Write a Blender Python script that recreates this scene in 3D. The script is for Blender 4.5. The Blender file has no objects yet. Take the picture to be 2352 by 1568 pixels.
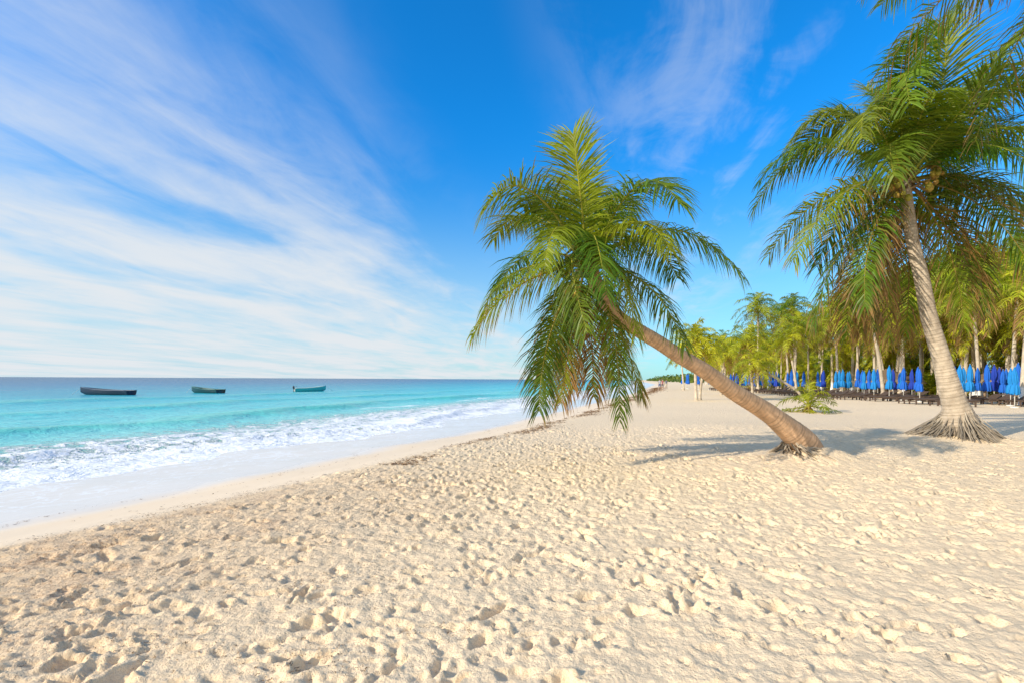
import bpy, math, random
import numpy as np
from mathutils import Vector, Matrix
random.seed(7); np.random.seed(7)
scene = bpy.context.scene
scene.view_settings.view_transform='Standard'
scene.view_settings.look='None'
scene.view_settings.exposure=0
R=random.uniform

# ---------------------------------------------------------------- node helpers
class NT:
    def __init__(s,tree): s.t=tree; s.n=tree.nodes; s.l=tree.links
    def node(s,ty,**k):
        n=s.n.new(ty)
        for a,b in k.items(): setattr(n,a,b)
        return n
    def put(s,sock,v):
        if v is None: return
        if hasattr(v,'is_output'): s.l.new(v,sock)
        else:
            if isinstance(v,(tuple,list)) and len(v)==3 and sock.type=='RGBA': v=(*v,1)
            sock.default_value=v
    def math(s,op,a,b=None,c=None,clamp=False):
        n=s.node('ShaderNodeMath',operation=op); n.use_clamp=clamp
        s.put(n.inputs[0],a); s.put(n.inputs[1],b)
        if c is not None: s.put(n.inputs[2],c)
        return n.outputs[0]
    def mr(s,v,a,b,c=0.0,d=1.0,smooth=True):
        n=s.node('ShaderNodeMapRange'); n.interpolation_type='SMOOTHSTEP' if smooth else 'LINEAR'
        s.put(n.inputs[0],v)
        for i,x in enumerate((a,b,c,d)): s.put(n.inputs[i+1],x)
        return n.outputs[0]
    def mix(s,f,a,b,mode='MIX'):
        n=s.node('ShaderNodeMix',data_type='RGBA',blend_type=mode)
        s.put(n.inputs[0],f); s.put(n.inputs[6],a); s.put(n.inputs[7],b)
        return n.outputs[2]
    def noise(s,vec,scale,detail=4,rough=.5,dist=0.0):
        n=s.node('ShaderNodeTexNoise')
        if vec is not None: s.l.new(vec,n.inputs['Vector'])
        n.inputs['Scale'].default_value=scale; n.inputs['Detail'].default_value=detail
        n.inputs['Roughness'].default_value=rough; n.inputs['Distortion'].default_value=dist
        return n.outputs['Fac']
    def comb(s,x,y,z=0.0):
        n=s.node('ShaderNodeCombineXYZ'); s.put(n.inputs[0],x); s.put(n.inputs[1],y); s.put(n.inputs[2],z)
        return n.outputs[0]
    def ramp(s,f,stops):
        n=s.node('ShaderNodeValToRGB'); s.l.new(f,n.inputs[0])
        cr=n.color_ramp
        while len(cr.elements)<len(stops): cr.elements.new(0.5)
        for e,(p,c) in zip(cr.elements,stops):
            e.position=p; e.color=(*c,1)
        return n.outputs[0]
def newmat(name):
    m=bpy.data.materials.new(name); m.use_nodes=True
    t=NT(m.node_tree); b=m.node_tree.nodes['Principled BSDF']
    return m,t,b
def bump(t,b,h,strength,dist):
    n=t.node('ShaderNodeBump'); n.inputs['Strength'].default_value=strength; n.inputs['Distance'].default_value=dist
    t.l.new(h,n.inputs['Height']); t.l.new(n.outputs[0],b.inputs['Normal'])
def pos(t): return t.node('ShaderNodeNewGeometry').outputs['Position']
def attr(t,name):
    n=t.node('ShaderNodeAttribute'); n.attribute_name=name; return n

def simple(name,col,rough=.6,ns=8,amt=.25,bs=0.0):
    m,t,b=newmat(name)
    tc=t.node('ShaderNodeTexCoord').outputs['Object']
    n=t.noise(tc,ns,3,.6)
    c=t.mix(n,tuple(x*(1-amt) for x in col),tuple(min(1,x*(1+amt)) for x in col))
    t.l.new(c,b.inputs['Base Color']); b.inputs['Roughness'].default_value=rough
    if bs: bump(t,b,n,bs,.02)
    return m

# ---------------------------------------------------------------- sun + sky
EL=math.radians(26); SD=Vector((-0.89,-0.46,0)).normalized()
sunv=Vector((SD.x*math.cos(EL),SD.y*math.cos(EL),math.sin(EL)))
L=bpy.data.lights.new('sun','SUN'); L.energy=5; L.angle=math.radians(.5); L.color=(1,.90,.74)
sun=bpy.data.objects.new('sun',L); scene.collection.objects.link(sun)
sun.rotation_euler=(-sunv).to_track_quat('-Z','Y').to_euler(); sun.location=(-30,-15,20)

w=bpy.data.worlds.new('World'); scene.world=w; w.use_nodes=True; w.name='sky'
t=NT(w.node_tree); bg=w.node_tree.nodes['Background']
sky=t.node('ShaderNodeTexSky',sky_type='NISHITA'); sky.sun_disc=False
sky.sun_elevation=EL; sky.sun_rotation=math.atan2(SD.x,SD.y)
sky.air_density=1.0; sky.dust_density=.3; sky.ozone_density=3.0
tc=t.node('ShaderNodeTexCoord').outputs['Generated']
sp=t.node('ShaderNodeSeparateXYZ'); t.l.new(tc,sp.inputs[0]); X,Y,Z=sp.outputs
zc=t.math('ADD',t.math('MAXIMUM',Z,0.0),.07)
qx=t.math('DIVIDE',X,zc); qy=t.math('DIVIDE',Y,zc)
ca,sa=math.cos(math.radians(11)),math.sin(math.radians(11))
A=t.math('SUBTRACT',t.math('MULTIPLY',qx,ca),t.math('MULTIPLY',qy,sa))
B=t.math('ADD',t.math('MULTIPLY',qx,sa),t.math('MULTIPLY',qy,ca))
v1=t.comb(t.math('MULTIPLY',A,.85),t.math('MULTIPLY',B,.36))
v2=t.comb(t.math('MULTIPLY',A,2.0),t.math('MULTIPLY',B,.65),3.3)
n1=t.noise(v1,1.5,3,.45,.4); n2=t.noise(v2,1.6,6,.58,.9)
n3=t.noise(t.comb(A,t.math('MULTIPLY',B,.8),7.0),4.5,5,.62,.6)
cov=t.mr(A,-.55,-2.6)
nn=t.math('ADD',t.math('MULTIPLY',n1,.60),t.math('ADD',t.math('MULTIPLY',n2,.28),t.math('MULTIPLY',n3,.12)))
left=t.mr(t.math('ADD',nn,t.math('MULTIPLY',cov,.15)),.44,.76)
left=t.math('MULTIPLY',left,t.mr(A,-.45,-1.3))
wisp=t.math('MULTIPLY',t.mr(t.math('ADD',n2,t.math('MULTIPLY',n3,.5)),.66,1.0),t.math('MULTIPLY',t.mr(A,-.3,.25),t.mr(A,1.3,.5)))
wisp=t.math('MULTIPLY',wisp,.42)
cl=t.math('MAXIMUM',left,wisp)
cl=t.math('MULTIPLY',cl,t.mr(Z,.12,.5,.95,.66))
# unseen cloud cover added behind the camera to whiten the blue fill light
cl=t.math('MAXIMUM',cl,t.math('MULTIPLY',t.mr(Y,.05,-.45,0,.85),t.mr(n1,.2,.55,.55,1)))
gm=t.mix(t.mr(Z,.08,.5),(.50,1.30,1.62),(.10,1.42,2.35))
grade=t.mix(1.0,sky.outputs[0],gm,'MULTIPLY')
hz=t.mr(Z,.0,.45,1,0)
hz=t.math('POWER',hz,1.5)
side=t.mr(X,.6,-.65,.45,1.0)
haze=t.math('MULTIPLY',hz,side)
base=t.mix(t.math('MULTIPLY',haze,.9),grade,(4.9,6.5,7.5))
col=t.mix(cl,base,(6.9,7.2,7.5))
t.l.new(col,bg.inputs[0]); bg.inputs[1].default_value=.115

# ---------------------------------------------------------------- shoreline
SY=np.array([-4000,-60,-5,4.65,5.8,7.05,9.25,12.5,20,31,71,200,400,800,8000.])
SX=np.array([-1600,-26,-7.5,-4.92,-4.2,-3.55,-2.55,-1.08,2.2,6.3,20.7,62,112,205,2150.])
def xb(y): return np.interp(y,SY,SX)

# periodic sand relief map
N=1400; PER=22.0; CS=PER/N
def fbm(n,beta,seed,lo=1):
    r=np.random.RandomState(seed)
    f=np.fft.fft2(r.randn(n,n)); k=np.fft.fftfreq(n)*n
    kk=np.sqrt(k[:,None]**2+k[None]**2); kk[0,0]=1
    f*=np.where(kk<lo,0,kk**(-beta)); f[0,0]=0
    h=np.real(np.fft.ifft2(f)); return h/h.std()
H=fbm(N,1.6,3,5)*.006
dens_map=fbm(N,2.2,77,2)
rs=np.random.RandomState(5)
for i in range(34000):
    cx,cy=rs.rand(2)*N
    dm_=dens_map[int(cy)%N,int(cx)%N]
    if dm_<-.6 and rs.rand()<.4: continue
    s=rs.uniform(.26,.62) if rs.rand()<.88 else rs.uniform(.62,1.0)
    a_=s*rs.uniform(.075,.15)/CS; b_=s*rs.uniform(.045,.085)/CS
    th=rs.normal(.8,1.0); d=rs.uniform(.016,.052)*s
    k=int(a_*1.9)+2
    ix=np.arange(int(cx)-k,int(cx)+k+1); iy=np.arange(int(cy)-k,int(cy)+k+1)
    gx,gy=np.meshgrid(ix-cx,iy-cy)
    p=(gx*math.cos(th)+gy*math.sin(th))/a_; q=(-gx*math.sin(th)+gy*math.cos(th))/b_
    ang=np.arctan2(q,p)
    r=np.sqrt(p*p+q*q)*(1+.22*np.sin(ang*2+rs.rand()*6)+.16*np.sin(ang*5+rs.rand()*6)+.08*np.sin(ang*9+rs.rand()*6))
    sel=np.ix_(iy%N,ix%N)
    old=H[sel]
    inner=np.clip((1.12-r)/.42,0,1); inner=inner*inner*(3-2*inner)
    rim=np.exp(-((r-1.25)/.28)**2)*d*.45*(1+.7*np.cos(ang-th-2))
    H[sel]=old*(1-.55*inner)-d*inner*(1+.3*p*np.clip(1.2-r,0,1))+rim
H+=fbm(N,1.0,9,60)*.0030+fbm(N,2.4,11,2)*.012+fbm(N,1.2,13,30)*.0052
def sampleH(x,y):
    fx=(x/CS)%N; fy=(y/CS)%N
    i=np.floor(fx).astype(int); j=np.floor(fy).astype(int); a=fx-i; b=fy-j
    i%=N; j%=N; i2=(i+1)%N; j2=(j+1)%N
    return H[j,i]*(1-a)*(1-b)+H[j,i2]*a*(1-b)+H[j2,i]*(1-a)*b+H[j2,i2]*a*b
LP=(6.2,9.85); RPB=(12.55,13.5)
def lob(y): return .55*np.sin(y*.55+.6)+.35*np.sin(y*1.3+2)+.2*np.sin(y*2.9)
def ground(x,y,relief=True,amp=1.0):
    u=x-xb(y)+lob(y)*np.clip((-(x-xb(y))-1)/3,0,1)
    us=np.array([-9000,-400,-60,-30,-14,-8,-5.5,-3,-1.2,0,.8,9000.])
    zs=np.array([-9,-7,-3,-1.6,-.85,-.54,-.465,-.37,-.2,-.04,0,0.])
    z=np.interp(u,us,zs)
    dry=np.clip((u+.1+.25*np.sin(y*1.7)+.15*np.sin(y*5.1+x*3))/.5,0,1)
    if relief: z=z+sampleH(x,y)*dry*amp
    z=z+.035*np.sin(x*.55+y*.21)*np.sin(y*.43+1)*np.clip(u/2,0,1)
    for (cx,cy),a,s in ((LP,.27,.50),(RPB,.16,.85)):
        z=z+a*np.exp(-((x-cx)**2+(y-cy)**2)/(2*s*s))
    return z
def gz(x,y): return float(ground(np.array([x]),np.array([y]),False)[0])

def grow(start,step,ratio,end):
    o=[]; v=start
    while v<end: v+=step; step*=ratio; o.append(v)
    return o
fx=list(np.arange(-6.0,-3.6,.028))+list(np.arange(-3.6,6.5,.018))+list(np.arange(6.5,13.4,.027))
xs=np.array(sorted([-v for v in grow(6.0,.03,1.045,7000)])+fx+grow(13.4,.03,1.028,7000))
ysf=[1.2]; st=.016
while ysf[-1]<7000:
    ysf.append(ysf[-1]+st); st=max(.013,ysf[-1]*.0052) if ysf[-1]<16 else st*1.03
ys=np.array(sorted([1.2-v for v in grow(0,.1,1.2,300)])+ysf)
GX,GY=np.meshgrid(xs,ys)
dxs=np.gradient(xs)[None]; dys=np.gradient(ys)[:,None]
amp=np.clip(1.6-np.maximum(dxs,dys)/.09,0,1)*np.ones_like(GX)
GZ=ground(GX,GY,True,amp)
def gridmesh(name,GX,GY,GZ,attrs,mat):
    ny,nx=GX.shape
    co=np.stack([GX,GY,GZ],-1).reshape(-1,3).astype(np.float32)
    idx=np.arange(ny*nx).reshape(ny,nx)
    q=np.stack([idx[:-1,:-1],idx[:-1,1:],idx[1:,1:],idx[1:,:-1]],-1).reshape(-1)
    nf=len(q)//4
    me=bpy.data.meshes.new(name); me.vertices.add(len(co)); me.vertices.foreach_set('co',co.ravel())
    me.loops.add(len(q)); me.loops.foreach_set('vertex_index',q.astype(np.int32))
    me.polygons.add(nf); me.polygons.foreach_set('loop_start',(np.arange(nf)*4).astype(np.int32))
    me.polygons.foreach_set('loop_total',np.full(nf,4,np.int32))
    me.polygons.foreach_set('use_smooth',np.ones(nf,bool))
    me.update(calc_edges=True)
    for k,v in attrs.items():
        a=me.attributes.new(k,'FLOAT','POINT'); a.data.foreach_set('value',v.astype(np.float32).ravel())
    me.materials.append(mat)
    o=bpy.data.objects.new(name,me); scene.collection.objects.link(o); return o

# sand material
m,t,b=newmat('coral_sand')
P=pos(t); ua=attr(t,'u').outputs['Fac']
nb=t.noise(P,1.3,3,.6); ng=t.noise(P,260,2,.7); nm=t.noise(P,14,4,.65)
un=t.math('ADD',ua,t.math('MULTIPLY',t.math('SUBTRACT',nb,.5),1.0))
dryc=t.mix(nm,(.84,.60,.35),(.93,.72,.47))
dryc=t.mix(t.mr(ng,.35,.75),dryc,(.96,.79,.55))
sx=t.node('ShaderNodeSeparateXYZ'); t.l.new(P,sx.inputs[0])
wr=t.math('MULTIPLY',t.mr(ua,4.8,.4),t.mr(sx.outputs[1],11,3))
spk=t.mr(t.math('ADD',t.noise(P,45,4,.75),t.math('MULTIPLY',t.math('SUBTRACT',t.noise(P,1.6,2,.5),.5),.5)),.50,.68)
dryc=t.mix(t.math('MULTIPLY',wr,.40),dryc,(.66,.43,.24))
dryc=t.mix(t.math('MULTIPLY',t.math('MULTIPLY',spk,wr),.7),dryc,(.38,.20,.11))
damp=t.mix(nb,(.84,.66,.45),(.89,.72,.52))
wetc=t.mix(nb,(.78,.71,.61),(.86,.80,.72))
dm=t.mr(un,.15,-.35); wm=t.mr(un,-1.9,-3.3)
c=t.mix(dm,dryc,damp); c=t.mix(wm,c,wetc)
vor=t.node('ShaderNodeTexVoronoi',feature='DISTANCE_TO_EDGE'); vor.inputs['Scale'].default_value=2.2
nd=t.node('ShaderNodeTexNoise'); nd.inputs['Scale'].default_value=2.2; nd.inputs['Detail'].default_value=4; t.l.new(P,nd.inputs[0])
va=t.node('ShaderNodeVectorMath',operation='ADD'); t.l.new(P,va.inputs[0]); t.l.new(nd.outputs['Color'],va.inputs[1]); t.l.new(va.outputs[0],vor.inputs['Vector'])
lace=t.mr(vor.outputs['Distance'],.09,.0)
lace=t.math('MULTIPLY',lace,t.math('MULTIPLY',t.mr(un,-3.2,-4.6),t.mr(nb,.36,.55)))
c=t.mix(t.math('MULTIPLY',lace,.8),c,(.93,.93,.91))
t.l.new(c,b.inputs['Base Color'])
rg=t.math('SUBTRACT',.95,t.math('MULTIPLY',wm,.70))
t.l.new(rg,b.inputs['Roughness'])
b.inputs['Specular IOR Level'].default_value=.14
h=t.math('ADD',t.math('MULTIPLY',ng,.16),t.math('MULTIPLY',t.noise(P,32,4,.7),1.0))
h=t.math('ADD',h,t.math('MULTIPLY',t.noise(P,7,3,.6),1.6))
h=t.math('MULTIPLY',h,t.mr(un,-1.0,.3,.07,1))
bump(t,b,h,.7,.028)
SAND=m
gridmesh('beach_sand',GX,GY,GZ,{'u':GX-xb(GY)},SAND)

# ---------------------------------------------------------------- sea
m,t,b=newmat('sea_water')
P=pos(t); ua=attr(t,'u').outputs['Fac']
low=t.noise(P,.12,3,.55)
un=t.math('ADD',ua,t.math('MULTIPLY',t.math('SUBTRACT',t.noise(P,.55,4,.6),.5),3.2))
dist=t.math('MAXIMUM',t.math('MULTIPLY',ua,-1),1.0)
lg=t.math('DIVIDE',t.math('LOGARITHM',dist,10.0),3.5)
lg=t.math('ADD',lg,t.math('MULTIPLY',t.math('SUBTRACT',low,.5),.07))
wc=t.ramp(lg,[(.22,(.66,.68,.58)),(.29,(.46,.76,.68)),(.36,(.17,.66,.62)),(.45,(.035,.54,.58)),(.53,(.004,.34,.44)),(.63,(.002,.17,.31)),(.78,(.002,.095,.20))])
sx=t.node('ShaderNodeSeparateXYZ'); t.l.new(P,sx.inputs[0])
crest=t.mr(sx.outputs[2],-.46,-.28)
wc=t.mix(t.math('MULTIPLY',crest,.6),wc,(.10,.56,.44))
f1=t.noise(P,2.4,5,.68,.7); f2=t.noise(P,9,4,.7)
fn=t.math('ADD',t.math('MULTIPLY',f1,.7),t.math('MULTIPLY',f2,.3))
dens=t.math('MAXIMUM',t.math('MULTIPLY',t.mr(un,-11.6,-9.0),1.0),t.math('MULTIPLY',t.mr(un,-19,-11),.8))
foam=t.mr(t.math('ADD',fn,t.math('MULTIPLY',dens,.31)),.62,.75)
foam=t.math('MULTIPLY',foam,t.mr(dens,0,.3))
far=t.math('MULTIPLY',t.mr(t.noise(t.comb(t.math('MULTIPLY',ua,.5),t.math('MULTIPLY',sx.outputs[1],.12)),1.0,4,.6),.60,.68),t.math('MULTIPLY',t.mr(ua,-26,-20),t.mr(sx.outputs[1],22,45)))
foam=t.math('MAXIMUM',foam,t.math('MULTIPLY',far,.8))
c=t.mix(foam,wc,(.93,.93,.91))
t.l.new(c,b.inputs['Base Color'])
t.l.new(t.math('ADD',t.math('MULTIPLY',foam,.6),.25),b.inputs['Roughness'])
b.inputs['IOR'].default_value=1.33; b.inputs['Specular IOR Level'].default_value=.16
wv=t.math('ADD',t.math('MULTIPLY',t.noise(P,1.1,5,.62,.3),1.0),t.math('MULTIPLY',t.noise(P,.22,2,.5),1.5))
wv=t.math('ADD',wv,t.math('MULTIPLY',foam,.6))
bump(t,b,wv,.75,.26)
SEA=m
us=np.array(sorted([-v for v in grow(3.5,.09,1.0,24)]+[-v for v in grow(24,.12,1.035,14000)]))
ysw=[-2.0]; st=.12
while ysw[-1]<7000:
    ysw.append(ysw[-1]+st); st=.12 if ysw[-1]<18 else st*1.02
ysw=np.array(sorted([-2-v for v in grow(0,.3,1.25,3000)])+ysw)
U,YW=np.meshgrid(us,ysw)
XW=xb(YW)+U
rel=fbm(512,1.6,21,2)
def smp(x,y,per): 
    i=((x/per)%1*512).astype(int)%512; j=((y/per)%1*512).astype(int)%512; return rel[j,i]
wob=1.4*np.sin(YW*.17+.5)+.7*np.sin(YW*.43+2)+.3*np.sin(YW*1.1)
def ridge(c,wf,wb,a):
    d=U+wob-c
    return a*np.exp(-(np.where(d>0,d/wf,d/wb))**2)
fade=np.exp(-np.clip(YW-60,0,None)/60)
ZW=-.5+(ridge(-9.4,.45,1.4,.14)+ridge(-12.6,.7,1.6,.10)+ridge(-20,1.1,2.8,.24)+ridge(-32,1.3,3.6,.18)+ridge(-47,1.6,5,.17))*fade*(1+.25*np.sin(YW*.3+U*.1))
ZW+=np.clip(smp(XW,YW,40.),-2,2)*.018*np.clip((-U-6)/6,0,1)*np.clip(1.3-YW/80,0,1)
ZW+=np.random.RandomState(1).rand(*ZW.shape)*.035*np.exp(-((U+wob+8.8)/1.4)**2)*np.clip(1.2-YW/60,0,1)
gridmesh('sea',XW,YW,ZW,{'u':U},SEA)

# ---------------------------------------------------------------- mesh builder
class MB:
    def __init__(s): s.v=[]; s.f=[]; s.c=[]; s.m=[]
    def add(s,vs,fs,cols,mat=0):
        o=len(s.v); s.v+=[tuple(p) for p in vs]
        s.c+=cols if isinstance(cols,list) else [cols]*len(vs)
        for f in fs: s.f.append(tuple(o+i for i in f)); s.m.append(mat)
    def mesh(s,name,mats,smooth=True):
        me=bpy.data.meshes.new(name); me.from_pydata(s.v,[],s.f); 
        a=me.color_attributes.new('Col','FLOAT_COLOR','POINT')
        a.data.foreach_set('color',np.array([(*c[:3],1) for c in s.c],np.float32).ravel())
        for m in mats: me.materials.append(m)
        me.polygons.foreach_set('material_index',np.array(s.m,np.int32))
        me.polygons.foreach_set('use_smooth',np.full(len(s.f),smooth,bool))
        me.update(); return me
    def obj(s,name,mats,smooth=True,parent=None,loc=None):
        o=bpy.data.objects.new(name,s.mesh(name,mats,smooth)); scene.collection.objects.link(o)
        if parent: o.parent=parent
        if loc: o.location=loc
        return o
def empty(name,loc=(0,0,0)):
    e=bpy.data.objects.new(name,None); e.empty_display_size=.3; e.location=loc; scene.collection.objects.link(e); return e
def tube(mb,pts,rads,n,col,mat=0,cap=True):
    rings=[]
    for i,p in enumerate(pts):
        a=pts[max(i-1,0)]; c=pts[min(i+1,len(pts)-1)]
        T=(Vector(c)-Vector(a)).normalized()
        ref=Vector((0,1,0)) if abs(T.y)<.9 else Vector((1,0,0))
        s=T.cross(ref).normalized(); q=s.cross(T)
        rings.append([Vector(p)+(s*math.cos(k*2*math.pi/n)+q*math.sin(k*2*math.pi/n))*rads[i] for k in range(n)])
    vs=[p for r in rings for p in r]; fs=[]
    for i in range(len(pts)-1):
        for k in range(n):
            fs.append((i*n+k,i*n+(k+1)%n,(i+1)*n+(k+1)%n,(i+1)*n+k))
    if cap: fs.append(tuple(range(n))[::-1]); fs.append(tuple((len(pts)-1)*n+k for k in range(n)))
    if callable(col): cols=[col(i,k) for i in range(len(pts)) for k in range(n)]
    elif isinstance(col,list): cols=[col[i] for i in range(len(pts)) for k in range(n)]
    else: cols=[col]*len(vs)
    mb.add(vs,fs,cols,mat)
def catmull(P,n):
    P=[Vector(p) for p in P]; Q=[2*P[0]-P[1]]+P+[2*P[-1]-P[-2]]; out=[]
    for i in range(1,len(Q)-2):
        for k in range(n):
            u=k/n; a,b,c,d=Q[i-1],Q[i],Q[i+1],Q[i+2]
            out.append(.5*((2*b)+(c-a)*u+(2*a-5*b+4*c-d)*u*u+(3*b-a-3*c+d)*u**3))
    out.append(P[-1]); return out

def vcol_mat(name,rough,trans=0,spec=.4,nscale=20,namt=.35,bs=0,bscale=None,det=4):
    m,t,b=newmat(name)
    c=attr(t,'Col').outputs['Color']
    tco=t.node('ShaderNodeTexCoord').outputs['Object']
    n=t.noise(tco,nscale,det,.65)
    c=t.mix(1.0,c,t.mix(n,(1-namt,)*3,(1+namt,)*3),'MULTIPLY')
    t.l.new(c,b.inputs['Base Color']); b.inputs['Roughness'].default_value=rough
    b.inputs['Specular IOR Level'].default_value=spec
    if bs: bump(t,b,t.noise(tco,bscale or nscale,4,.7),bs,.02)
    if trans:
        tr=t.node('ShaderNodeBsdfTranslucent'); t.l.new(t.mix(1.0,c,(1.6,1.6,.4),'MULTIPLY'),tr.inputs[0])
        ms=t.node('ShaderNodeMixShader'); ms.inputs[0].default_value=trans
        t.l.new(b.outputs[0],ms.inputs[1]); t.l.new(tr.outputs[0],ms.inputs[2])
        t.l.new(ms.outputs[0],m.node_tree.nodes['Material Output'].inputs[0])
    return m
LEAF=vcol_mat('palm_leaf',.45,.35,.3,3,.2,det=1)
BARK=vcol_mat('palm_bark',.85,0,.2,9,.4,.8,30)
NUT=vcol_mat('coconut',.4,0,.4,15,.2,det=1)
PM=[BARK,LEAF,NUT]

def lerp3(a,b,t): return tuple(a[i]*(1-t)+b[i]*t for i in range(3))
G_D=(.020,.092,.010); G_M=(.062,.185,.012); G_Y=(.40,.39,.015); BR=(.36,.20,.075); BD=(.17,.09,.04)
def frond(mb,C,Mid,T,leaf,n,age=0.0,wid=.034,seg=3,side0=None,droop=1.0,rr=.028,yel=.2,br=1.0,full=0):
    """C base, Mid point on the curve, T tip. Coconut frond: rachis + two rows of hanging leaflets."""
    C,Mid,T=Vector(C),Vector(Mid),Vector(T)
    K=2*Mid-(C+T)/2
    bz=lambda u:(1-u)**2*C+2*u*(1-u)*K+u*u*T
    tg=lambda u:(2*(1-u)*(K-C)+2*u*(T-K)).normalized()
    ch=(T-C)
    nrm=(Mid-C).cross(T-Mid)
    hz_=Vector((ch.x,ch.y,0))
    s0=Vector((0,0,1)).cross(hz_).normalized() if hz_.length>.35*ch.length else Vector((1,0,0))
    if side0: s0=Vector(side0).normalized()
    elif nrm.length>.12*ch.length**2:
        nn_=nrm.normalized()
        if nn_.dot(s0)<0: nn_=-nn_
        s0=(s0*.5+nn_*.5).normalized()
    roll=R(-.6,.6)
    NP=12
    pts=[bz(i/NP) for i in range(NP+1)]
    rachc=lerp3((.46,.44,.06),BR,min(1,age*1.1))
    tube(mb,pts,[rr*(1-.93*(i/NP)**.8)*(1.9 if i==0 else 1) for i in range(NP+1)],5,rachc,1,False)
    fc=lerp3(lerp3(G_D,G_M,R(0,1)),G_Y,max(0,min(1,yel+R(-.3,.35))))
    fc=tuple(x*br for x in fc)
    for i in range(n):
        u=.13+.87*(i+R(-.4,.4))/n
        if u>1: u=1
        p=bz(u); tt=tg(u)
        s=(s0-tt*s0.dot(tt)).normalized(); up=s.cross(tt).normalized()
        if up.z<0 and not side0: up=-up
        s_=s*math.cos(roll)+up*math.sin(roll)
        w=(u-.13)/.87
        ll=leaf*(.50+.50*math.sin(math.pi*min(1,(w*.60+.25)))**.8)*(1-.42*w**5)
        for sg in (-1,1):
            if random.random()<.04+.15*age: continue
            l=ll*R(.74,1.14)
            ang=.34+.50*w*w+.30*max(0,tt.z)+R(-.16,.16)
            d=(s_*sg*math.cos(ang)+tt*math.sin(ang)+up*R(-.1,.4)).normalized()
            dr=droop*R(.55,1.25)*(1+.8*age)
            if random.random()<.15: dr*=1.9
            q=p.copy(); vs=[]
            wv_=tt.cross(d).cross(d).normalized(); wv_=(wv_+up*R(-.7,.7)).normalized()
            cols=[]
            brown_at=1.02-age*R(.5,1.4)-(R(.05,.3) if random.random()<.4 else 0)
            sh=R(.7,1.25)
            for k in range(seg+1):
                f=k/seg
                ww=wid*.5*(.7+.6*f if f<.5 else (1-f)*2.0)*R(.85,1.1)
                cc=lerp3(fc,G_Y,.22*(1-f)); cc=tuple(x*sh for x in cc)
                cc=lerp3(cc,BR if random.random()<.7 else BD,max(0,min(1,(f-brown_at)*3)))
                if k<seg: vs+= [q+wv_*ww,q-wv_*ww]; cols+=[cc,cc]
                else: vs.append(q); cols.append(cc)
                dd=(d+Vector((0,0,-1))*dr*(f+.12)*1.6).normalized()
                q=q+dd*(l/seg)
            fs=[(2*k,2*k+1,2*k+3,2*k+2) for k in range(seg-1)]+[(2*seg-2,2*seg-1,2*seg)]
            mb.add(vs,fs,cols,1)
def coconut(mb,c,r,col):
    vs=[];fs=[];n=8;m_=5
    ax=Vector((R(-.4,.4),R(-.4,.4),1)).normalized(); q=Vector((0,0,1)).rotation_difference(ax)
    for i in range(m_+1):
        ph=math.pi*i/m_
        for k in range(n):
            a=2*math.pi*k/n
            vs.append(Vector(c)+q@Vector((r*math.sin(ph)*math.cos(a),r*math.sin(ph)*math.sin(a),r*1.25*math.cos(ph))))
    for i in range(m_):
        for k in range(n): fs.append((i*n+k,i*n+(k+1)%n,(i+1)*n+(k+1)%n,(i+1)*n+k))
    mb.add(vs,fs,col,2)
def nuts(mb,C,off,n,r=.095):
    C=Vector(C); p=C+Vector(off)
    tube(mb,[C,(C+p)/2+Vector((0,0,.1)),p],[.03,.02,.012],5,(.45,.34,.08),1,False)
    for j in range(n):
        coconut(mb,p+Vector((R(-1,1),R(-1,1),R(-1,.6)))*r*1.9,r*R(.6,1.05),lerp3((.34,.30,.03),(.42,.23,.05),R(0,1)))
def trunk(mb,ctrl,rads,n=20,step=.022,cA=(.42,.30,.19),cB=(.30,.22,.15),ring=.085,base_dark=None,rough=.03):
    pts=catmull(ctrl,10)
    S=[0]
    for i in range(1,len(pts)): S.append(S[-1]+(pts[i]-pts[i-1]).length)
    Lt=S[-1]; M=int(Lt/step)+2
    sv=np.linspace(0,Lt,M); P=np.array([list(p) for p in pts])
    PX=[np.interp(sv,S,P[:,k]) for k in range(3)]
    rr=np.interp(sv/Lt,np.linspace(0,1,len(rads)),rads)
    out=[];ra=[];rc=[]
    nxt=ring; last=0
    for i in range(M):
        if sv[i]-last>nxt: last=sv[i]; nxt=ring*R(.6,1.4)
        f=(sv[i]-last)/nxt
        out.append(Vector((PX[0][i]+.012*math.sin(sv[i]*3.1),PX[1][i],PX[2][i]+.012*math.sin(sv[i]*4.3)))); ra.append(rr[i]*(1+rough*(1-f)-.5*rough+R(-.01,.01)))
        c=lerp3(cA,cB,max(0,min(1,R(0,.6)+.25*math.sin(sv[i]*2.1))))
        if f<.18: c=lerp3(c,(.20,.14,.09),R(.1,.5))
        if base_dark and sv[i]<base_dark: c=lerp3((.16,.13,.10),c,(sv[i]/base_dark)**1.5)
        rc.append(c)
    tube(mb,out,ra,n,lambda i,k:lerp3(rc[i],(.18,.13,.09),.35*((math.sin(k*7.3+i*.31)+math.sin(k*2.1+i*.13)+2)/4)**2),0)
    return out
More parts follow.
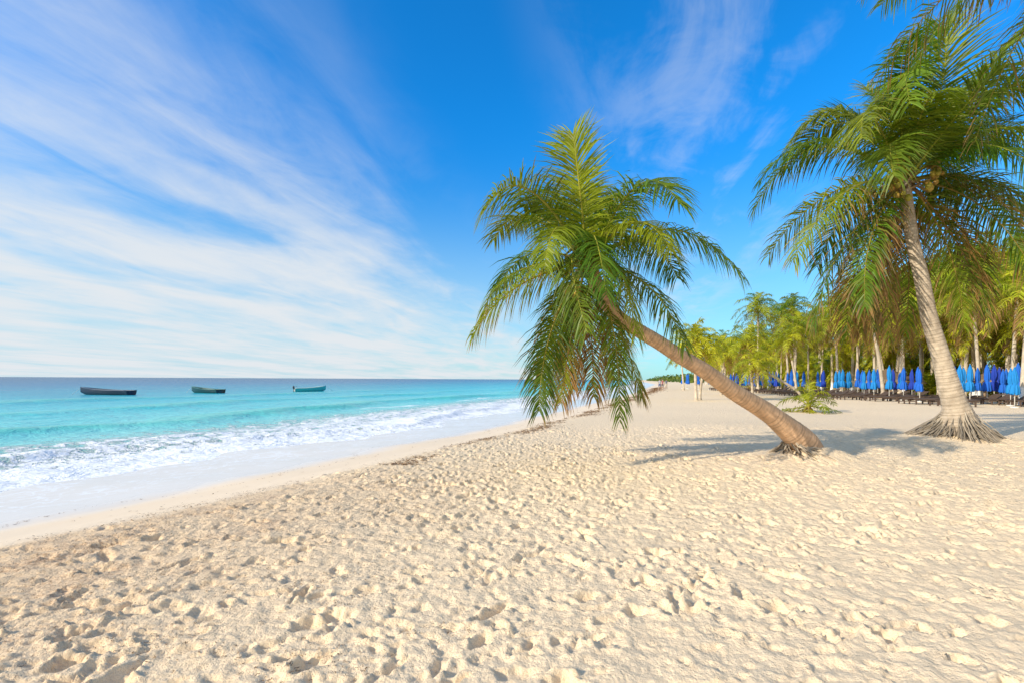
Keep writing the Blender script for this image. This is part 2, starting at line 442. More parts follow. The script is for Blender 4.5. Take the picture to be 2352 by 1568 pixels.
def roots(mb,c,axis,n,r0,r1,h0,h1,col=(.19,.15,.11),thick=(.008,.02),angs=(0,2*math.pi),jit=.03,tipc=(.08,.06,.045)):
    for i in range(n):
        a=R(*angs); ca_,sa_=math.cos(a),math.sin(a)
        st_=Vector(c)+Vector(axis)*R(h0,h1); rA=r0*R(.85,1.0); rB=r1*R(.5,1.1)*(1+.15*math.sin(a*3+1))
        p0=st_+Vector((ca_*rA,sa_*rA,0))
        x1,y1=c[0]+ca_*rB,c[1]+sa_*rB
        p3=Vector((x1,y1,gz(x1,y1)-.05))
        pts=[]
        for k in range(6):
            f=k/5; rr_=f**1.35
            p=Vector((p0.x+(p3.x-p0.x)*rr_,p0.y+(p3.y-p0.y)*rr_,p0.z+(p3.z-p0.z)*f))
            p+=Vector((R(-1,1),R(-1,1),R(-1,1)))*jit
            pts.append(p)
        t_=R(*thick)
        cc=lerp3(col,(.55,.46,.34),R(0,.9)); cc2=lerp3(cc,tipc,R(.1,.7))
        tube(mb,pts,[t_,t_,t_*1.1,t_,t_*.9,t_*.6],5,[cc,cc,cc,cc2,cc2,cc2],0,False)

def crown_extras(mb,C,rad,axis=(0,0,1)):
    C=Vector(C)
    for i in range(34):
        a=R(0,6.28); d=Vector((math.cos(a),math.sin(a),R(-.2,.9)))
        p=C+Vector(axis)*R(-.35,.1)+Vector((math.cos(a),math.sin(a),0))*rad*.8
        q=p+d.normalized()*R(.2,.5)+Vector((0,0,-R(0,.45)))
        tube(mb,[p,(p+q)/2+Vector((0,0,.05)),q],[.035,.03,.006],4,lerp3((.42,.28,.15),(.20,.13,.07),R(0,1)),0,False)

def build_crown(mb,C,c_img,scale,fr,Lf,leaf,n,wid,yel=.2,rr=.03,dlo=1.15,dhi=.8):
    Cx,Cz=c_img
    for k,f in enumerate(fr):
        (tx,tz),(mx,mz)=f[0],f[1]; sg=f[2] if len(f)>2 else random.choice((-1,1))
        age=f[3] if len(f)>3 else R(0,.2)
        T=Vector(((tx-Cx)*scale,0,(Cz-tz)*scale)); M_=Vector(((mx-Cx)*scale,0,(Cz-mz)*scale))
        pl=T.length
        dy=sg*math.sqrt(max(.02,Lf*Lf-pl*pl))*.62 if pl<Lf else sg*.25
        dy=max(-2.4,min(2.4,dy))
        T.y=dy; M_.y=dy*.5
        side=None; dr=dhi if T.z>0 else dlo; lf=leaf*R(.9,1.1)
        if T.z>.5*Lf and abs(T.x)<.4*T.z: side=(1,sg*R(.1,.5),0); T.y+=.5; M_.y-=.1; dr=.35; lf*=1.05
        b0=Vector(C)+Vector((M_.x,M_.y,0)).normalized()*.08
        frond(mb,b0,Vector(C)+M_,Vector(C)+T,lf,n,age,wid,3,side,dr,rr,yel)

# ---------------------------------------------------------------- leaning palm
mb=MB(); C=(1.41,9.0,3.75)
path=[(6.25,10.05,-.15),(5.95,9.9,.32),(5.35,9.75,.82),(4.55,9.6,1.28),(3.75,9.45,1.78),(2.95,9.25,2.22),(2.4,9.14,2.5),(1.95,9.07,2.82),(1.6,9.02,3.3),(1.41,9.0,3.75)]
trunk(mb,path,[.33,.27,.195,.17,.155,.145,.135,.13,.13,.13],22,cA=(.78,.50,.29),cB=(.56,.37,.23),ring=.055,rough=.03)
roots(mb,(6.18,9.92,.0),(-.62,-.1,.5),260,.22,.88,.1,.72,col=(.26,.20,.14),thick=(.006,.017),tipc=(.16,.12,.08))
FR=[((1345,285),(1350,430),1,0),((1300,350),(1315,450),-1,0),((1400,360),(1385,460),1,0),((1372,320),(1366,440),1,0),
((1498,435),(1440,402),1,.25),((1488,530),(1432,455),-1,0),((1262,420),(1296,405),1,.05),((1183,450),(1252,458),1,.3),((1205,400),(1262,430),1,.1),
((1116,540),(1208,455),-1,.2),((1125,490),(1215,455),1,.2),((1098,690),(1180,596),1,.3),((1095,768),(1188,655),-1,.4),((1135,620),(1220,545),1,.1),
((1235,925),(1262,750),-1,.3),((1272,895),(1298,730),1,.2),((1335,880),(1322,740),1,.45),((1420,952),(1405,740),-1,.25),
((1497,900),(1440,755),1,.5),((1514,792),(1462,655),-1,.1),((1640,650),(1515,532),-1,.1),((1610,590),(1500,515),1,.1),
((1318,770),(1300,610),-1,0),((1410,770),(1395,620),-1,.05),((1235,650),(1275,540),-1,0),((1470,620),(1425,530),-1,0),((1350,700),(1345,560),-1,0),
((1440,860),(1412,700),1,.9),((1300,915),(1318,750),1,.9),((1250,860),(1285,700),1,.7),((1385,900),(1368,740),1,1.0)]
build_crown(mb,C,(1350,590),.0081,FR,3.0,.80,100,.027,yel=.2)
crown_extras(mb,C,.17,(.1,0,-.9))
for o_,n_ in [((-.35,-.35,-.55),6),((-.05,-.4,.05),4),((.3,-.4,-.15),5),((-.45,-.3,-.2),4),((.1,.4,-.3),5)]: nuts(mb,C,o_,n_,.075)
mb.obj('palm_tree',PM)

# ---------------------------------------------------------------- tall palm right
mb=MB(); C=(10.92,13.5,7.15)
path=[(12.5,13.5,-.1),(12.42,13.5,.75),(12.18,13.5,1.6),(11.72,13.5,3.1),(11.4,13.5,4.5),(11.05,13.5,6.1),(10.92,13.5,7.15)]
trunk(mb,path,[.60,.29,.215,.195,.18,.16,.15,.16],24,cA=(.62,.51,.38),cB=(.42,.34,.25),ring=.08,base_dark=.5,rough=.035)
roots(mb,(12.5,13.5,.0),(0,0,1),480,.24,1.08,.3,.95,col=(.28,.24,.19),thick=(.007,.02),tipc=(.14,.11,.08))
FR=[((2098,100),(2097,250),1,0),((2045,150),(2055,260),1,0),((2145,145),(2122,260),1,0),((2075,130),(2085,260),-1,0),((1903,250),(1992,200),1,.05),((1915,300),(1995,225),1,.0),((1925,345),(1990,240),-1,.1),
((1798,435),(1915,300),1,.15),((1850,400),(1935,305),-1,.1),((1820,350),(1930,280),1,0),((1788,612),(1915,450),-1,.4),((1840,545),(1945,415),1,.3),((1883,745),(1935,570),1,.6),((1925,710),(1970,545),-1,.5),
((1990,760),(2005,570),-1,.85),((2060,770),(2048,600),1,1.0),((2135,750),(2115,590),1,.9),((2195,750),(2165,560),-1,.6),((2285,710),(2215,510),1,.5),((2235,730),(2185,560),-1,.9),
((2335,600),(2240,435),-1,.3),((2410,520),(2260,395),1,.1),((2450,350),(2270,295),-1,0),((2385,300),(2245,270),1,0),((2292,150),(2192,222),1,0),((2330,450),(2235,325),-1,.05),((2215,150),(2160,245),-1,0),((2260,190),(2180,245),1,0),((2300,260),(2200,260),-1,0),
((1960,760),(1980,585),1,.95),((2310,660),(2220,480),-1,.6),((2360,210),(2230,240),-1,0),((2430,620),(2285,435),-1,.3),((1955,190),(2010,230),-1,0),((2030,750),(2030,600),1,.95),((2100,270),(2090,330),-1,0),((1985,320),(2030,310),-1,0),((1900,480),(1970,370),-1,.1),((2230,520),(2165,370),-1,.05),((2000,560),(2020,440),1,.2),((2330,370),(2220,290),1,0),((2160,640),(2135,500),1,.4)]
build_crown(mb,C,(2075,410),.01215,FR,4.4,1.22,100,.040,yel=.12,rr=.035)
crown_extras(mb,C,.22)
for o_,n_ in [((-.7,-.4,-.2),8),((-.4,-.4,-.55),6),((.5,-.45,.1),8),((.3,-.5,-.3),6),((.6,-.3,.35),5),((-.2,.5,-.2),6)]: nuts(mb,C,o_,n_,.085)
mb.obj('palm_tree',PM)

# ---------------------------------------------------------------- overhanging palm at right, nearer
mb=MB(); C=(9.2,7.2,8.0)
trunk(mb,[(10.8,7.0,-.1),(10.6,7.0,1.2),(10.1,7.1,3.5),(9.5,7.2,6),(9.2,7.2,8.0)],[.4,.26,.22,.2,.18,.17],18,cA=(.46,.38,.29),cB=(.32,.27,.21),ring=.1)
roots(mb,(10.8,7.0,0),(0,0,1),120,.25,.7,.2,.6)
for a,e,l,ag in [(183,.1,3.9,.5),(196,-.02,3.7,.6),(190,.16,3.9,.3),(170,.12,3.7,.4),(158,.25,3.6,0),(212,.0,3.5,.3),(145,-.15,3.3,.6),(230,.2,3.6,0),(20,.2,3.6,0),(60,.3,3.6,0),(100,.2,3.6,.1),(300,.2,3.6,0),(330,-.1,3.6,.2),(270,.1,3.5,0),(0,-.3,3.3,.6),(80,-.3,3.3,.5),(120,.5,3.5,0),(200,.7,3.4,0)]:
    d=Vector((math.cos(math.radians(a)),math.sin(math.radians(a)),0))
    M_=Vector(C)+d*l*.5+Vector((0,0,l*(.22+e*.5))); T=Vector(C)+d*l*.92+Vector((0,0,l*(e-.12)))
    frond(mb,C,M_,T,.95,70,ag,.028,3,None,1.3,.03,.12)
crown_extras(mb,C,.2)
mb.obj('palm_tree',PM)

# ---------------------------------------------------------------- generic palms
def generic_palm(name,h,lean,nf,Lf,n,seed,yel,dry=.25,white=False,low=False,wid=.075,r=.14,leafk=.29,br=1.35):
    random.seed(seed); mb=MB()
    C=Vector((lean,R(-.3,.3),h))
    if h>.7:
        P=[Vector((0,0,-.2)),Vector((lean*.15,0,h*.22)),Vector((lean*.5,C.y*.5,h*.55)),Vector((lean*.9,C.y*.9,h*.85)),C]
        pts=catmull(P,7)
        cols=[]
        for i,p in enumerate(pts):
            c=lerp3((.62,.53,.40),(.42,.34,.25),R(0,1))
            if white and .0<p.z<1.2: c=(.74,.74,.72)
            cols.append(c)
        tube(mb,pts,[r*(1.8 if i==0 else 1.35 if i<3 else 1.0-.25*i/len(pts)) for i in range(len(pts))],9,cols,0)
    for i in range(nf):
        f=i/nf; a=i*2.399+R(-.2,.2)
        el=math.radians(82-150*f**.85+R(-8,8)); L_=Lf*R(.85,1.1)*(1 if f<.8 else .85)
        d=Vector((math.cos(a),math.sin(a),0))
        st_=d*math.cos(el)+Vector((0,0,math.sin(el)))
        M_=C+st_*L_*.5; T=C+st_*L_*.82+d*L_*.12*(1 if f<.8 else 0)+Vector((0,0,-L_*(.12+.35*math.cos(el))))
        if low: T.z=max(T.z,.05)
        ag=max(0,(f-.58)*2.4)*R(.5,1) if dry else 0
        frond(mb,C,M_,T,Lf*leafk,n,min(1,ag*dry*4),wid,2,None,1.0,.04,yel,br)
    if not low:
        for k in range(3): nuts(mb,C,(R(-.4,.4),R(-.4,.4),R(-.4,0)),5,.1)
    return mb.mesh(name,PM)
PV=[generic_palm('palm_a',8,.6,24,3.2,32,11,.45,.35,wid=.06),generic_palm('palm_b',10,-.8,26,3.5,32,12,.28,.4,wid=.06),generic_palm('palm_c',6.5,.9,22,3.0,32,13,.65,.4,wid=.06),
    generic_palm('palm_d',5,-.5,22,2.9,32,14,.85,.3,wid=.06),generic_palm('palm_e',9,.2,28,3.6,32,15,.5,.5,True,wid=.06),generic_palm('palm_f',7,-.3,26,3.3,32,16,.55,.5,True,wid=.06)]
LOW=[generic_palm('low_palm_a',.5,0,20,3.0,24,21,.6,.1,low=True,wid=.09),generic_palm('low_palm_b',1.6,.2,24,3.2,24,22,.45,.3,wid=.09),generic_palm('low_palm_c',2.6,-.2,24,3.0,24,23,.8,.4,wid=.09)]
def inst(name,me,loc,rz=0,sc=1.0,parent=None,rx=0):
    o=bpy.data.objects.new(name,me); o.location=loc; o.rotation_euler=(rx,0,rz); o.scale=(sc,)*3 if not isinstance(sc,tuple) else sc
    scene.collection.objects.link(o)
    if parent: o.parent=parent
    return o
small=generic_palm('palm_small',4.4,-.35,22,2.1,30,31,.9,.3,wid=.05,r=.11,leafk=.3)
small2=generic_palm('palm_small_b',3.7,.35,20,1.9,30,32,.85,.3,wid=.05,r=.1,leafk=.3)
leanm=generic_palm('palm_leaning',3.0,-4.4,22,2.4,30,33,.6,.5,wid=.05,r=.12)
midm=generic_palm('palm_mid',5.2,-.5,26,2.9,30,34,.7,.5,wid=.055,r=.13)
baby=generic_palm('palm_baby',.3,0,17,1.7,30,35,.55,.35,low=True,wid=.035,br=1.1)
tall=generic_palm('palm_tall',8.2,-1.3,28,3.3,30,36,.6,.55,wid=.055,r=.17)
random.seed(5)
for me,x,y,rz,sc in [(small,14.5,38,0,1.08),(small2,15.0,38.6,0,1.08),(midm,23.9,48,0,1),(midm,22.5,52,2,.85),(leanm,26.6,44,0,1),
    (tall,34.6,45,0,1),(PV[1],33.6,66,1,1.12),(PV[0],35.0,60,.5,1.0),(PV[4],41.8,62,2,1.1),(PV[4],38.6,40,1,1.0),(PV[5],34.8,33,2.4,1.1),(PV[2],31,72,1,1.0),
    (PV[0],40,45,3.1,1.1),(PV[5],40.5,50,4,1.0),(PV[3],29,66,1,1.0),(PV[2],33,56,3,.95),(PV[4],37.2,36,5,.95),(PV[2],27,76,2,.9),(PV[0],32.5,84,2,1.1)]:
    inst('palm_tree',me,(x,y,0),rz,sc)
inst('palm_sapling',baby,(15.2,24.7,0),.6,1.0)
inst('palm_tree',PV[3],(36.6,32.2,0),1.6,.85)
grove=empty('palm_grove')
def xt(y): return np.interp(y,[20,60,95,200,400,900],[41,41,42,80,150,300])
k=0
for i in range(290):
    y=24+ (R(0,1)**1.6)*240; x=float(xt(y))+R(-.5,26)*(1 if y<120 else 1.4)
    s=R(.75,1.2)*(1.22 if y<66 and x>43 else 1)
    inst('palm_%d'%k,random.choice(PV),(x,y,0),R(0,6.28),s,grove); k+=1
for i in range(210):
    y=24+(R(0,1)**1.4)*200; x=float(xt(y))+5+R(0,14)
    inst('low_palm_%d'%k,random.choice(LOW),(x,y,0),R(0,6.28),R(.8,1.3),grove); k+=1
for x,y,me,s in [(46,34,1,1.3),(50,38,4,1.4),(44,29,1,1.2),(47,44,0,1.4),(44,52,4,1.25),(50,48,1,1.35),(46,58,1,1.2),(43,33,3,1.2),(43,38,3,1.3),(40,27,2,1.25),(52,42,1,1.5),(48,40,1,1.35),(45,46,4,1.35),(48,53,4,1.4),(53,35,1,1.5),(49,31,0,1.4),(43,42,5,1.4),(45,37,0,1.3),(44,62,1,1.25),(45,68,4,1.2),(43,75,1,1.15)]:
    inst('palm_%d'%k,PV[me],(x,y,0),R(0,6.28),s,grove); k+=1
mb=MB()
for i in range(9000):
    y=260+R(0,1)**1.2*640; x0=float(xb(y))+18
    x=x0+R(0,90); hh=(3+4*abs(math.sin(x*.11+y*.05))+2*math.sin(y*.31+x*.2))*min(1,(x-x0+6)/20)
    z=R(0,1)**.6*max(1.5,hh); s=R(.5,1.5)
    n=Vector((R(-1,1),R(-1,1),R(-.6,1))).normalized(); a=n.orthogonal().normalized(); b_=n.cross(a)
    p=Vector((x,y,z)); c=lerp3((.03,.08,.015),(.16,.20,.03),R(0,1))
    mb.add([p+a*s,p+b_*s*.6,p-a*s*.8,p-b_*s*.7],[(0,1,2,3)],c,0)
mb.obj('distant_trees',[LEAF],False)

# ---------------------------------------------------------------- umbrellas (closed parasols)
def cloth(name,col):
    m,t,b=newmat(name); tco=t.node('ShaderNodeTexCoord').outputs['Object']
    n=t.noise(tco,6,3,.6); t.l.new(t.mix(n,tuple(c*.75 for c in col),col),b.inputs['Base Color']); b.inputs['Roughness'].default_value=.8; return m
BL=[cloth('blue_canvas',(.008,.14,.62)),cloth('azure_canvas',(.008,.25,.64)),cloth('navy_canvas',(.010,.05,.42))]
WOOD=simple('dark_wood',(.10,.065,.045),.7,12,.3); POLE=simple('pale_pole',(.65,.62,.55),.5)
def parasol(seed,mat,name):
    random.seed(seed); mb=MB()
    tube(mb,[(0,0,-.1),(0,0,1.4),(0,0,2.85)],[.028,.028,.02],8,(1,1,1),0)
    prof=[(.92,.19),(1.0,.22),(1.25,.20),(1.5,.17),(1.62,.095),(1.75,.14),(2.1,.14),(2.45,.11),(2.68,.05),(2.76,.03)]
    n=32; vs=[];fs=[]
    for z,r in prof:
        for k in range(n):
            a=2*math.pi*k/n; q=r*(1+.35*math.sin(a*8+z*1.5)+.1*math.sin(a*3+seed)) ; vs.append((q*math.cos(a)+.02*math.sin(z*4+seed),q*math.sin(a),z+(.05*math.sin(a*8) if z<1.05 else 0)))
    for i in range(len(prof)-1):
        for k in range(n): fs.append((i*n+k,i*n+(k+1)%n,(i+1)*n+(k+1)%n,(i+1)*n+k))
    mb.add(vs,fs,(1,1,1),1)
    tube(mb,[(0,0,2.74),(0,0,2.85)],[.05,.01],8,(1,1,1),1)
    tube(mb,[(0,0,1.57),(0,0,1.66)],[.115,.115],16,(1,1,1),1)
    tube(mb,[(0,0,-.02),(0,0,.07),(0,0,.09)],[.25,.24,.1],16,(1,1,1),0)
    return mb.mesh(name,[POLE,mat])
PA=[parasol(i,BL[i%3],'closed_parasol_%d'%i) for i in range(4)]
random.seed(12)
UM=[(35.4,33.8),(35.9,36),(32.2,34),(33.8,36.2),(31.2,37),(33.6,40),(31.6,40.5),(33.5,46),(35.5,49),(36.4,44),(37.5,41),(37.8,37),(36.8,53),(34.8,54),(37.2,58),(35.4,60),(36.5,64),(37.5,68),(35.8,70),(37.5,75),(36.2,79),(38,84),(37,90),(38.5,48),(38.8,34),(38.4,55),(38.8,66),(34.6,65),(34.8,75),(33.5,50),
    (31.4,30.2),(33.0,32.0),(30.2,32.6),(34.4,35.0),(36.6,38.6)]
UM+=[(R(31.5,40),y) for y in np.arange(35,98,1.8)]
for i,(x,y) in enumerate(UM):
    inst('beach_umbrella',PA[random.choice([0,0,1,1,2,3])],(x,y,gz(x,y)),R(0,6),R(.88,1.05))
def box(mb,c,s,col=(1,1,1),mat=0,rot=None):
    vs=[]
    for dx in (-.5,.5):
        for dy in (-.5,.5):
            for dz in (-.5,.5):
                v=Vector((dx*s[0],dy*s[1],dz*s[2]))
                if rot: v=rot@v
                vs.append(Vector(c)+v)
    mb.add(vs,[(0,1,3,2),(4,6,7,5),(0,4,5,1),(2,3,7,6),(0,2,6,4),(1,5,7,3)],col,mat)
def lounger(back):
    mb=MB()
    for sy in (-.3,.3): box(mb,(0.0,sy,.33),(1.9,.05,.08))
    for sx in (-.8,.75):
        for sy in (-.3,.3): box(mb,(sx,sy,.145),(.07,.07,.32))
        box(mb,(sx,0,.2),(.05,.54,.05))
    for i in range(13): box(mb,(-.9+i*.098,0,.385),(.075,.66,.022))
    rt=Matrix.Rotation(-back,3,'Y'); hinge=Vector((.36,0,.385))
    for i in range(7): box(mb,hinge+rt@Vector((.05+i*.098,0,.0)),(.075,.66,.022),rot=rt)
    for sy in (-.26,.26): box(mb,hinge+rt@Vector((.34,sy,-.03)),(.68,.04,.04),rot=rt)
    return mb.mesh('sun_lounger_mesh',[WOOD],False)
LG=[lounger(.12),lounger(.5),lounger(.05)]
for i in range(20):
    y=31.5+i*2.3
    for r_ in range(3):
        x=31.2+r_*2.7+.04*i+R(-.3,.3)
        if r_==0 and i<3: continue
        for q in range(2):
            if random.random()<.92: inst('sun_lounger',random.choice(LG),(x,y+q*.85+R(-.1,.1),gz(x,y)),R(-.12,.12),1)
for x,y in [(28.8,37.5),(28.6,40.6),(29.3,44),(29.5,48),(30,52),(28.6,33.5),(28.2,30.5)]:
    inst('sun_lounger',LG[0],(x,y,0),R(-.2,.2),1); inst('sun_lounger',LG[2],(x,y+.9,0),R(-.2,.2),1)

# ---------------------------------------------------------------- thatched palapas
THATCH=vcol_mat('palm_thatch',.9,0,.1,14,.4,.4)
def palapa(loc,r,h):
    random.seed(int(r*100)); e=empty('thatched_palapa',loc)
    mb=MB()
    for k in range(6):
        a=k*math.pi/3; tube(mb,[(math.cos(a)*r*.7,math.sin(a)*r*.7,-.1),(math.cos(a)*r*.7,math.sin(a)*r*.7,h*.72)],[.09,.08],8,(.3,.22,.15),0)
    tube(mb,[(0,0,-.1),(0,0,h*1.2)],[.11,.08],8,(.3,.22,.15),0)
    mb.obj('posts',[BARK],True,e)
    mb=MB()
    for lay in range(7):
        f=lay/6; ra=r*(1-f)*.93+.1; z=h*.72+f*h*.48
        for k in range(90):
            a=R(0,6.28); d=Vector((math.cos(a),math.sin(a),0)); s_=Vector((-d.y,d.x,0))*R(.08,.2)
            p=d*ra+Vector((0,0,z)); q=d*(ra+r*.24)+Vector((0,0,z-h*.16-R(0,.12)))
            mb.add([p-s_,p+s_,q+s_*1.2,q-s_*1.2],[(0,1,2,3)],lerp3((.36,.27,.17),(.20,.15,.10),R(0,1)),0)
    n=24; vs=[Vector((0,0,h*1.22))]+[Vector((math.cos(k*2*math.pi/n)*r,math.sin(k*2*math.pi/n)*r,h*.70)) for k in range(n)]
    mb.add(vs,[(0,1+k,1+(k+1)%n) for k in range(n)],(.2,.14,.09),0)
    mb.obj('thatch_roof',[THATCH],False,e)
palapa((43.5,56,0),3.0,2.5); palapa((44,43,0),2.8,2.5)

# ---------------------------------------------------------------- boats
def boat(loc,rz,Lb,outer,inner,trim,motor=True):
    e=empty('motor_boat',loc); e.rotation_euler=(0,0,rz)
    mo=simple('hull_paint',outer,.4,3,.2); mi=simple('inner_paint',inner,.5,4,.2); mt=simple('trim_paint',trim,.4); mk=simple('motor_black',(.03,.03,.035),.35)
    NS=18; secs=[]
    for i in range(NS+1):
        s=i/NS
        bm=.82*(1-max(0,(s-.35)/.65)**2.4)*(.86+.14*min(1,s/.3))+.015
        sh=.55+.36*s**2.6; ke=-.22+.55*max(0,(s-.72)/.28)**2.2
        x=(s-.5)*Lb+(.25*s**6)
        secs.append((x,bm,sh,ke))
    mb=MB()
    def ring(x,b,sh,ke,off):
        b=max(.01,b-off); ke=ke+off
        return [Vector((x,-b,sh)),Vector((x,-b*.93,ke+(sh-ke)*.55)),Vector((x,-b*.68,ke+(sh-ke)*.15)),Vector((x,0,ke)),Vector((x,b*.68,ke+(sh-ke)*.15)),Vector((x,b*.93,ke+(sh-ke)*.55)),Vector((x,b,sh))]
    for off,mt_ in ((0,0),(.05,1)):
        vs=[p for s in secs for p in ring(*s,off)]
        fs=[(i*7+k,i*7+k+1,(i+1)*7+k+1,(i+1)*7+k) for i in range(NS) for k in range(6)]
        fs.append((0,1,2,3,4,5,6))
        mb.add(vs,fs,(1,1,1),mt_)
    for sg in (-1,1):
        tube(mb,[Vector((s[0],sg*(s[1]-.02),s[2]+.01)) for s in secs],[.045]*(NS+1),6,(1,1,1),2)
    mb.obj('hull',[mo,mi,mt],True,e)
    mb=MB()
    for s in (.22,.42,.6):
        x,b_,sh,ke=secs[int(s*NS)]; box(mb,(x,0,sh-.18),(.28,b_*1.82,.04))
    mb.add([Vector((secs[NS-4][0],-secs[NS-4][1]+.05,secs[NS-4][2]-.03)),Vector((secs[NS-4][0],secs[NS-4][1]-.05,secs[NS-4][2]-.03)),Vector((secs[NS][0],0.01,secs[NS][2]-.03)),Vector((secs[NS][0],-.01,secs[NS][2]-.03))],[(0,1,2,3)],(1,1,1),0)
    mb.obj('benches',[mi],False,e)
    if motor:
        mb=MB(); x0=-Lb/2
        prof=[(.50,.08),(.57,.13),(.72,.14),(.86,.12),(.92,.05)]
        tube(mb,[(x0-.15,0,z) for z,r in prof],[r for z,r in prof],12,(1,1,1),0)
        tube(mb,[(x0-.15,0,.6),(x0-.13,0,-.35)],[.05,.04],8,(1,1,1),0)
        box(mb,(x0-.05,0,.48),(.18,.18,.18))
        tube(mb,[(x0-.05,0,.74),(x0+.4,.05,.8)],[.02,.02],6,(1,1,1),0)
        mb.obj('outboard_motor',[mk],True,e)
    mb=MB(); tube(mb,[(Lb/2+.15,0,.85),(Lb/2+.9,0,.35),(Lb/2+1.8,0,-.3)],[.015]*3,5,(1,1,1),0); mb.obj('mooring_rope',[POLE],True,e)
    return e
boat((-48.6,58,-.52),math.radians(174),6.5,(.010,.022,.05),(.04,.06,.10),(.04,.08,.14),False)
boat((-42.3,67,-.55),math.radians(158),5.6,(.01,.05,.06),(.04,.10,.10),(.04,.16,.14),False)
boat((-31.8,76,-.50),math.radians(35),4.4,(.05,.42,.44),(.5,.6,.58),(.5,.65,.62))

# ---------------------------------------------------------------- people on the shoreline
def person(loc,rz,skin,top,bottom,hair,stride=.25,female=False):
    e=empty('person',loc); e.rotation_euler=(0,0,rz)
    J={'pel':(0,0,.93,.125),'wa':(0,0,1.07,.105 if female else .12),'ch':(0,.01,1.28,.125 if female else .145),'nk0':(0,0,1.44,.075),'nk':(0,.01,1.51,.052),'hd':(0,.02,1.60,.078),'ht':(0,.01,1.70,.07)}
    for s,n in ((-1,'l'),(1,'r')):
        st=stride*s
        J['hp'+n]=(s*.09,0,.88,.095); J['kn'+n]=(s*.10,st*.5+.03,.50,.06); J['an'+n]=(s*.10,st,.09,.038); J['to'+n]=(s*.12,st+.17,.04,.035)
        J['sh'+n]=(s*.18,0,1.40,.055); J['el'+n]=(s*.24,-st*.35,1.12,.042); J['wr'+n]=(s*.26,-st*.6+.06,.88,.027); J['pa'+n]=(s*.26,-st*.6+.08,.82,.032)
        for k in range(4): J['f%d%s'%(k,n)]=(s*.258,-st*.6+.05+k*.018,.73+.008*abs(k-1.5),.008); 
        J['th'+n]=(s*.235,-st*.6+.13,.79,.009)
    ed=[('pel','wa'),('wa','ch'),('ch','nk0'),('nk0','nk'),('nk','hd'),('hd','ht')]
    for n in 'lr':
        ed+=[('pel','hp'+n),('hp'+n,'kn'+n),('kn'+n,'an'+n),('an'+n,'to'+n),('nk0','sh'+n),('sh'+n,'el'+n),('el'+n,'wr'+n),('wr'+n,'pa'+n),('pa'+n,'th'+n)]+[('pa'+n,'f%d%s'%(k,n)) for k in range(4)]
    names=list(J); me=bpy.data.meshes.new('body'); me.from_pydata([J[k][:3] for k in names],[(names.index(a),names.index(b)) for a,b in ed],[])
    o=bpy.data.objects.new('body',me); scene.collection.objects.link(o); o.parent=e
    md=o.modifiers.new('skin','SKIN'); 
    for i,k in enumerate(names):
        me.skin_vertices[0].data[i].radius=(J[k][3],)*2
        me.skin_vertices[0].data[i].use_root=(k=='pel')
    o.modifiers.new('sub','SUBSURF').levels=1; o.modifiers['sub'].render_levels=2
    md.use_smooth_shade=True
    m,t,b=newmat('skin_and_clothes'); tco=t.node('ShaderNodeTexCoord').outputs['Object']
    sx=t.node('ShaderNodeSeparateXYZ'); t.l.new(tco,sx.inputs[0]); z=sx.outputs[2]; ax=t.math('ABSOLUTE',sx.outputs[0])
    nz=t.math('MULTIPLY',t.math('SUBTRACT',t.noise(tco,20,3,.5),.5),.03); zz=t.math('ADD',z,nz)
    inb=t.math('LESS_THAN',ax,.205)
    isb=t.math('MULTIPLY',t.math('MULTIPLY',t.math('GREATER_THAN',zz,.58),t.math('LESS_THAN',zz,1.0)),t.math('LESS_THAN',ax,.215))
    ist=t.math('MULTIPLY',t.math('MULTIPLY',t.math('GREATER_THAN',zz,1.0),t.math('LESS_THAN',zz,1.46)),inb)
    c=t.mix(isb,skin,bottom); c=t.mix(ist,c,top); t.l.new(c,b.inputs['Base Color']); b.inputs['Roughness'].default_value=.6
    me.materials.append(m)
    mb=MB(); 
    def ell(c,r,mat,n=12,mm=8,cut=None):
        vs=[];fs=[]
        for i in range(mm+1):
            ph=math.pi*i/mm
            for k in range(n):
                a=2*math.pi*k/n; vs.append(Vector(c)+Vector((r[0]*math.sin(ph)*math.cos(a),r[1]*math.sin(ph)*math.sin(a),r[2]*math.cos(ph))))
        for i in range(mm):
            for k in range(n): fs.append((i*n+k,i*n+(k+1)%n,(i+1)*n+(k+1)%n,(i+1)*n+k))
        mb.add(vs,fs,(1,1,1),mat)
    ell((0,-.012,1.685),(.088,.10,.085),1)
    if female: ell((0,-.065,1.60),(.07,.045,.14),1)
    ell((0,.105,1.625),(.014,.022,.022),0); 
    for s in (-1,1): ell((s*.032,.092,1.65),(.012,.01,.008),2); ell((s*.082,.01,1.63),(.012,.02,.03),0)
    ell((0,.092,1.585),(.025,.01,.007),3)
    ms=[simple('skin',skin,.6),simple('hair',hair,.7),simple('eyes',(.05,.04,.03),.3),simple('lips',(.4,.15,.12),.5)]
    mb.obj('head_details',ms,True,e)
    return e
def onb(x,y): return (x,y,gz(x,y))
person(onb(22.3,73),2.6,(.42,.26,.18),(.30,.32,.36),(.05,.08,.2),(.04,.025,.015))
person(onb(23.1,74.2),2.9,(.45,.28,.2),(.35,.10,.10),(.12,.1,.1),(.06,.03,.015),-.22,True)
person(onb(26.8,84),-.4,(.40,.25,.17),(.08,.10,.15),(.5,.45,.35),(.03,.02,.015),.2)

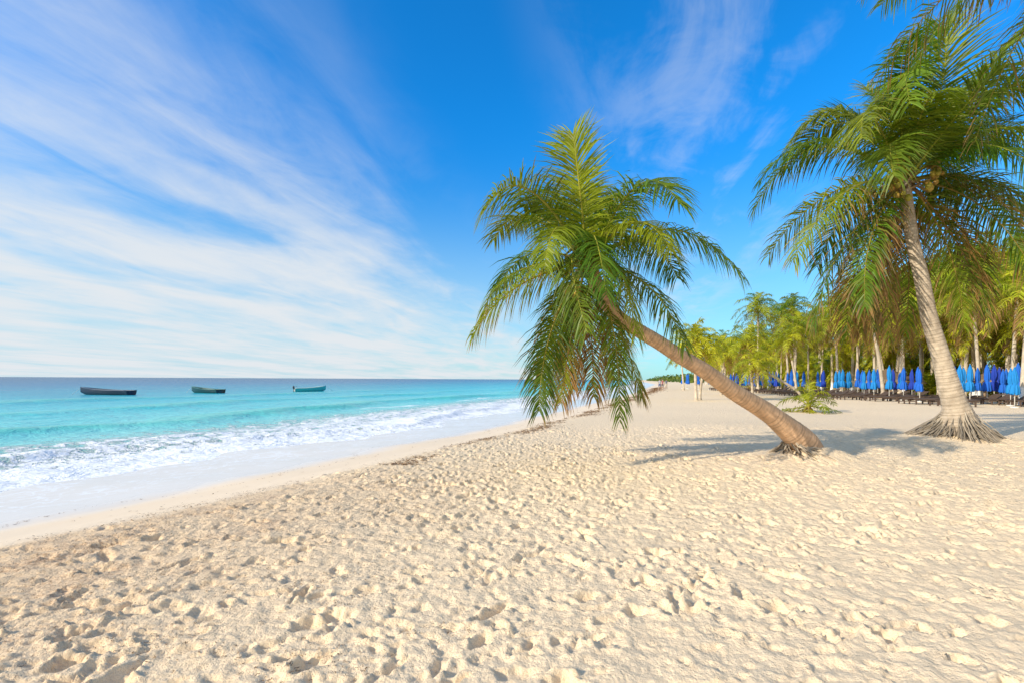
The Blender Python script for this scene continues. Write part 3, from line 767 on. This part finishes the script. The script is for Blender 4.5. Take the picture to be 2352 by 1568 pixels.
# ---------------------------------------------------------------- seaweed wrack
random.seed(44)
WEED=vcol_mat('dry_seaweed',.85,0,.2,30,.3,det=2)
mb=MB()
def weed(x,y,s):
    z=gz(x,y)+float(sampleH(np.array([x]),np.array([y]))[0])*(1 if x-float(xb(y))>.3 else 0)+.004
    c=lerp3((.14,.07,.035),(.36,.22,.11),R(0,1)); a=R(0,6.28)
    p=Vector((x,y,z)); vs=[];
    for k in range(4):
        q=p+Vector((math.cos(a),math.sin(a),0))*s*k; q.z+=R(0,.5)*s
        n_=Vector((-math.sin(a),math.cos(a),0))*s*R(.15,.5); vs+=[q-n_,q+n_+Vector((0,0,R(0,.3)*s))]; a+=R(-.9,.9)
    mb.add(vs,[(0,1,3,2),(2,3,5,4),(4,5,7,6)],c,0)
for i in range(9500):
    cy=9+R(0,1)**1.6*95
    g=math.sin(cy*2.1)+math.sin(cy*.83+1)+.6*math.sin(cy*5.3)
    if g<.0 and random.random()<.8: continue
    if cy<12 and random.random()<.6: continue
    x=float(xb(cy))+.25+.25*math.sin(cy*.9)+random.gauss(0,.14+.006*cy); weed(x,cy,R(.009,.022)*(1+cy*.045))
for i in range(220):
    cx,cy=R(-5,-.2),R(2.2,8)
    if cx<float(xb(cy))-.6: continue
    for j in range(random.randint(2,50)): weed(cx+random.gauss(0,.14),cy+random.gauss(0,.09),R(.003,.009))
for i in range(520):
    cy=R(4,30); weed(float(xb(cy))-R(-.2,1)**2*2.2,cy,R(.006,.018))
for i in range(700):
    cy=4+R(0,1)**1.5*30; weed(float(xb(cy))-2.6+.5*math.sin(cy*.8)+.3*math.sin(cy*2.3)+random.gauss(0,.05),cy,R(.005,.012))
for i in range(260): weed(R(-4,10),R(2.2,14),R(.004,.010))
mb.obj('seaweed',[WEED],False)

# ---------------------------------------------------------------- camera
cd=bpy.data.cameras.new('camera'); cd.sensor_width=36; cd.lens=17.0; cd.shift_y=.0365; cd.clip_start=.05; cd.clip_end=20000
cam=bpy.data.objects.new('camera',cd); scene.collection.objects.link(cam)
cam.location=(0,0,1.6); cam.rotation_euler=(math.radians(90),math.radians(-.28),0)
scene.camera=cam
